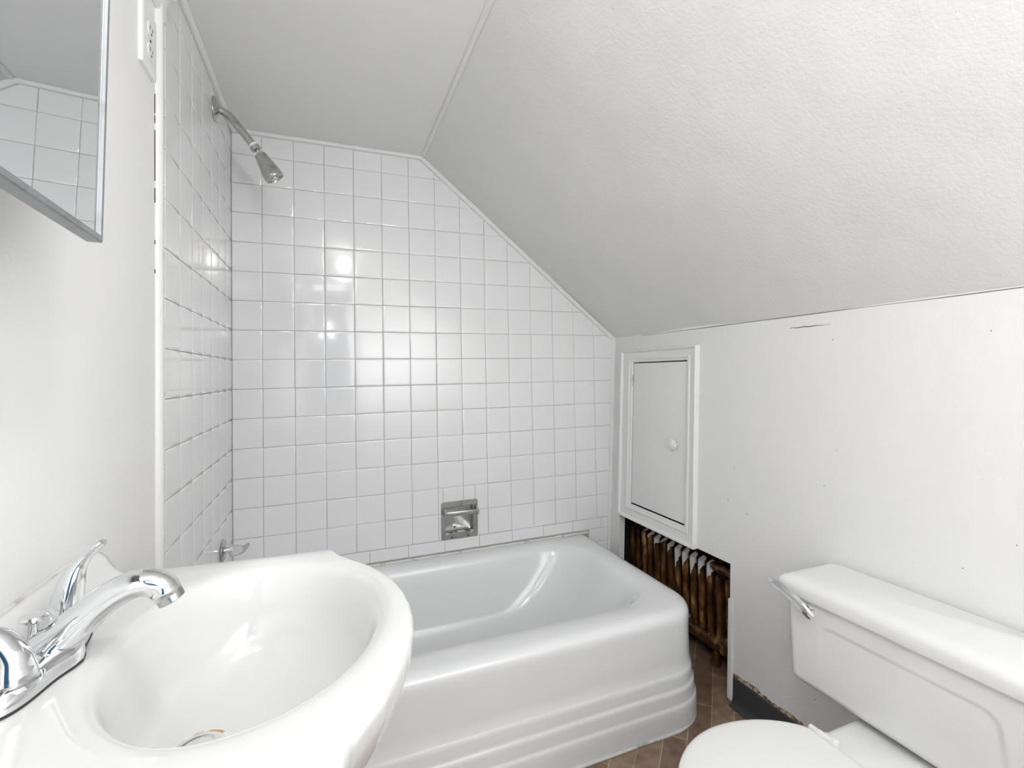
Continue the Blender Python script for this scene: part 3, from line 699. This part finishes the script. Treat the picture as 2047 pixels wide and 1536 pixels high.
# ------------------------------------------------------------------ faucet
FC = thing('sink_faucet', 'shiny chrome two handle faucet on the back of the sink', 'faucet', (.058, yc, zd+.001))
fx = .058
bm = bmesh.new(); rings = []
def fring(s, z, bulge=1.0):
    out = []
    for k in range(72):
        a = 2*math.pi*k/72; c, sn_ = math.cos(a), math.sin(a)
        y = .082*s*math.copysign(abs(sn_)**.8, sn_); w = (.024+.010*math.exp(-(y/.022)**2)*(1 if c > 0 else .2)*bulge)*s
        # width waist between handles and spout
        x = math.copysign(abs(c)**.8, c)*w
        out.append(Vector((fx+x, yc+y, z)))
    return out
M['gasket'] = mat('black_gasket', (.03, .03, .03, 1), .6)
for s, z in ((1.0, zd+.0025), (1.0, zd+.006), (.985, zd+.011), (.94, zd+.016), (.86, zd+.0205), (.74, zd+.0235), (.5, zd+.0245), (.2, zd+.025)): rings.append(fring(s, z))
loft(bm, rings); finish('base_plate', bm, M['chrome'], FC, angle=60)
bm = bmesh.new(); loft(bm, [fring(1.0, zd+.0002), fring(1.012, zd+.0004), fring(1.012, zd+.0025), fring(.97, zd+.0028)]); finish('gasket', bm, M['gasket'], FC)
# spout
sp = catmull([(.052, yc, zd+.012), (.070, yc, zd+.026), (.090, yc, zd+.042), (.112, yc, zd+.060), (.132, yc, zd+.0695), (.148, yc, zd+.0695), (.160, yc, zd+.0625), (.1655, yc, zd+.054)], 7)
rad = []
for k, p in enumerate(sp):
    t = k/(len(sp)-1); a = .0235*(1-t)**1.2+.0125*(1-(1-t)**1.2)+.003*math.exp(-((t-.90)/.09)**2); b = .019*(1-t)+.0115*t+.0015*math.exp(-((t-.88)/.1)**2)
    rad.append((a, b))
bm = bmesh.new(); tube(bm, sp, rad, 28); finish('spout', bm, M['chrome'], FC, angle=50)
ad = (Vector(sp[-1])-Vector(sp[-4])).normalized(); ad = Vector((.42, 0, -.9)).normalized()
bm = bmesh.new(); lathe(bm, [(.011, -.004), (.0128, -.002), (.0128, .007), (.0115, .008), (.010, .0075), (.0098, .004), (.002, .004)], Vector(sp[-1])-ad*.001, ad, 28); finish('aerator', bm, M['oldchrome'], FC)
bm = bmesh.new(); lathe(bm, [(.0055, 0), (.0052, .026), (.0065, .028), (.0110, .0305), (.0115, .0325), (.0095, .0345), (.003, .0355)], (.050, yc, zd+.020), (0.06, 0, 1), 24); finish('lift_rod', bm, M['chrome'], FC)
# handles: flared bell base running up into a curved lever
def handle(yb, lever, name='handle'):
    b0 = Vector((fx, yb, zd+.014)); bm = bmesh.new()
    pts = catmull([b0, b0+Vector((0.0, 0, .012)), b0+Vector(lever[0]), b0+Vector(lever[1]), b0+Vector(lever[2]), b0+Vector(lever[3])], 7); n = len(pts); rr = []
    for k in range(n):
        t = k/(n-1)
        key = [(0, .0205, .0205), (.2, .0185, .0185), (.4, .0150, .0145), (.55, .0125, .0115), (.68, .0088, .0075), (.80, .0090, .0058), (.90, .0118, .0055), (.97, .0098, .0042), (1, .0050, .0020)]
        for q_ in range(len(key)-1):
            if key[q_][0] <= t <= key[q_+1][0]:
                s = (t-key[q_][0])/(key[q_+1][0]-key[q_][0]); rr.append((key[q_][1]*(1-s)+key[q_+1][1]*s, key[q_][2]*(1-s)+key[q_+1][2]*s)); break
    tube(bm, pts, rr, 28); finish(name, bm, M['chrome'], FC, angle=60)
    bm = bmesh.new(); lathe(bm, [(.022, 0), (.0235, .002), (.0235, .006), (.0205, .0075)], b0-Vector((0, 0, .002)), (0, 0, 1), 36); finish('handle_collar', bm, M['chrome'], FC)
handle(yc+.050, [(.001, .001, .035), (.006, .004, .060), (.016, .007, .077), (.030, .010, .090)])
handle(yc-.050, [(-.001, -.001, .028), (-.010, -.006, .046), (-.026, -.018, .054), (-.046, -.034, .062)])

# ------------------------------------------------------------------ toilet
TO = thing('toilet', 'white toilet with closed round lid and wide low tank against the right wall', 'toilet', (1.25, -1.35, 0))
ty0, ty1 = -1.600, -1.096; tx0 = 1.414
# tank body
bm = bmesh.new(); rings = []
nz = 56
zz = [.327, .3285, .332, .338, .346]+[.346+(.545-.346)*k/nz for k in range(1, nz+1)]
for z in zz:
    ins = 0.0 if z >= .346 else (.346-z)*1.0*(.346-z)/.019*.9
    tap = (.546-z)*.02
    ring = rrect(tx0+ins+tap, 1.585-ins, ty0+ins+tap*.6, ty1-ins-tap*.6, .018, z, 90, 6)
    out = []
    for p in ring:
        if p.x < tx0+tap+ins+.0005 and z >= .346:
            # recessed panel, wider at the bottom
            hh = (z-.346)/(.505-.346); e1 = (-1.168-.018*hh)-p.y; e0 = p.y-(-1.528+.018*hh); e2 = .503-z; e3 = z-.352
            rc = .028
            def sd2(a, b):
                return min(a, b) if (a > rc or b > rc) else rc-math.hypot(rc-a, rc-b)
            dd = min(sd2(e1, e2), sd2(e0, e2), sd2(e1, e3), sd2(e0, e3)); s = min(1, max(0, dd/.006)); s = s*s*(3-2*s)
            p = Vector((p.x+.0022*s*min(1, max(.15, (z-.36)/.09)), p.y, p.z))
        out.append(p)
    rings.append(out)
loft(bm, rings); finish('tank', bm, M['toilet'], TO, angle=60)
bm = bmesh.new(); rings = []
for ins, z in ((.004, .548), (0, .550), (-.001, .553), (0, .572), (.003, .580), (.010, .5855), (.022, .589), (.036, .590)):
    rings.append(rrect(tx0-.010+ins, 1.598-ins*.15, ty0-.020+ins, ty1+.020-ins, .016, z, 20, 8))
loft(bm, rings); finish('tank_lid', bm, M['toilet'], TO, angle=60)
# flush lever
bm = bmesh.new(); lathe(bm, [(.013, 0), (.013, .004), (.009, .007), (.007, .022)], (tx0+.001, -1.160, .529), (-1, 0, 0), 20)
finish('lever_base', bm, M['chrome'], TO)
bm = bmesh.new(); lp = catmull([(1.393, -1.182, .523), (1.388, -1.168, .535), (1.387, -1.145, .549), (1.387, -1.115, .561), (1.388, -1.085, .568), (1.389, -1.072, .569)], 7)
tube(bm, lp, [(.0050, .0070+.0050*math.sin(math.pi*min(1, k/(len(lp)-1)*.9+.12))) for k in range(len(lp))], 16); finish('flush_lever', bm, M['chrome'], TO, angle=30)
# bowl
tyc = -1.350
def egg(a_f, a_b, b, cx, z, n=72, cut=None, pw=2.0):
    out = []
    for k in range(n):
        t = 2*math.pi*k/n; c, s = math.cos(t), math.sin(t)
        x = cx+math.copysign(abs(c)**(2/pw), c)*(a_b if c > 0 else a_f); y = tyc+math.copysign(abs(s)**(2/pw), s)*b
        if cut: x = min(x, cut)
        out.append(Vector((x, y, z)))
    return out
bm = bmesh.new(); rings = [egg(.14, .20, .10, 1.20, 0), egg(.14, .20, .10, 1.20, .02), egg(.12, .19, .085, 1.20, .05), egg(.115, .19, .082, 1.20, .12), egg(.14, .20, .10, 1.17, .20), egg(.175, .22, .145, 1.12, .27), egg(.188, .23, .162, 1.095, .30), egg(.190, .23, .164, 1.095, .318), egg(.186, .226, .160, 1.095, .324), egg(.15, .19, .12, 1.095, .324), egg(.13, .17, .10, 1.095, .30), egg(.08, .10, .06, 1.10, .22)]
loft(bm, rings); 
rings = []
for ins, z in ((.03, .20), (.012, .26), (.004, .295), (0, .305), (.001, .311), (.006, .315), (.015, .316)):
    rings.append(rrect(1.20, 1.58-ins, tyc-.106+ins, tyc+.106-ins, (.02, .01, .01, .02), z, 12, 5))
loft(bm, rings); finish('bowl', bm, M['toilet'], TO, angle=50)
bm = bmesh.new(); rings = []
for s, z in ((.97, .326), (1.0, .328), (1.0, .337), (.98, .340)): rings.append(egg(.192*s, .215*s, .168*s, 1.092, z, cut=1.268))
loft(bm, rings); finish('seat', bm, M['seat'], TO, angle=40)
bm = bmesh.new(); rings = []
for s, z in ((.97, .3408), (.995, .3415), (1.0, .344), (1.0, .349), (.992, .3525), (.975, .3545), (.93, .3555), (.6, .357), (.2, .3575)): rings.append(egg(.194*s, .216*s, .170*s, 1.092, z, cut=1.092+.182*s))
loft(bm, rings); finish('lid', bm, M['seat'], TO, angle=40)
for sgn in (1, -1):
    yh = tyc+sgn*.078
    bm = bmesh.new(); tube(bm, [(1.286, yh+.0195*sgn, .345), (1.286, yh+.003*sgn, .345)], .0068, 16); tube(bm, [(1.286, yh+.001*sgn, .345), (1.286, yh-.026*sgn, .345)], .0078, 16)
    box(bm, (1.280, yh-.026, .314), (1.315, yh+.006, .340), .006, 3); box(bm, (1.255, yh-.016, .339), (1.288, yh+.004, .350), .003); finish('hinge', bm, M['seat'], TO)

# ------------------------------------------------------------------ ceiling lamp (behind the camera's view, seen in reflections)
LP = thing('ceiling_lamp', 'small round ceiling lamp near the doorway', 'lamp', (0.44, -1.86, CEIL))
bm = bmesh.new(); lathe(bm, [(.06, 0), (.06, -.012), (.045, -.02), (.02, -.022)], (0.44, -1.86, CEIL), (0, 0, 1), 32); finish('lamp_base', bm, M['plastic'], LP)

for o in bpy.data.objects:
    if '_base' in o: del o['_base']
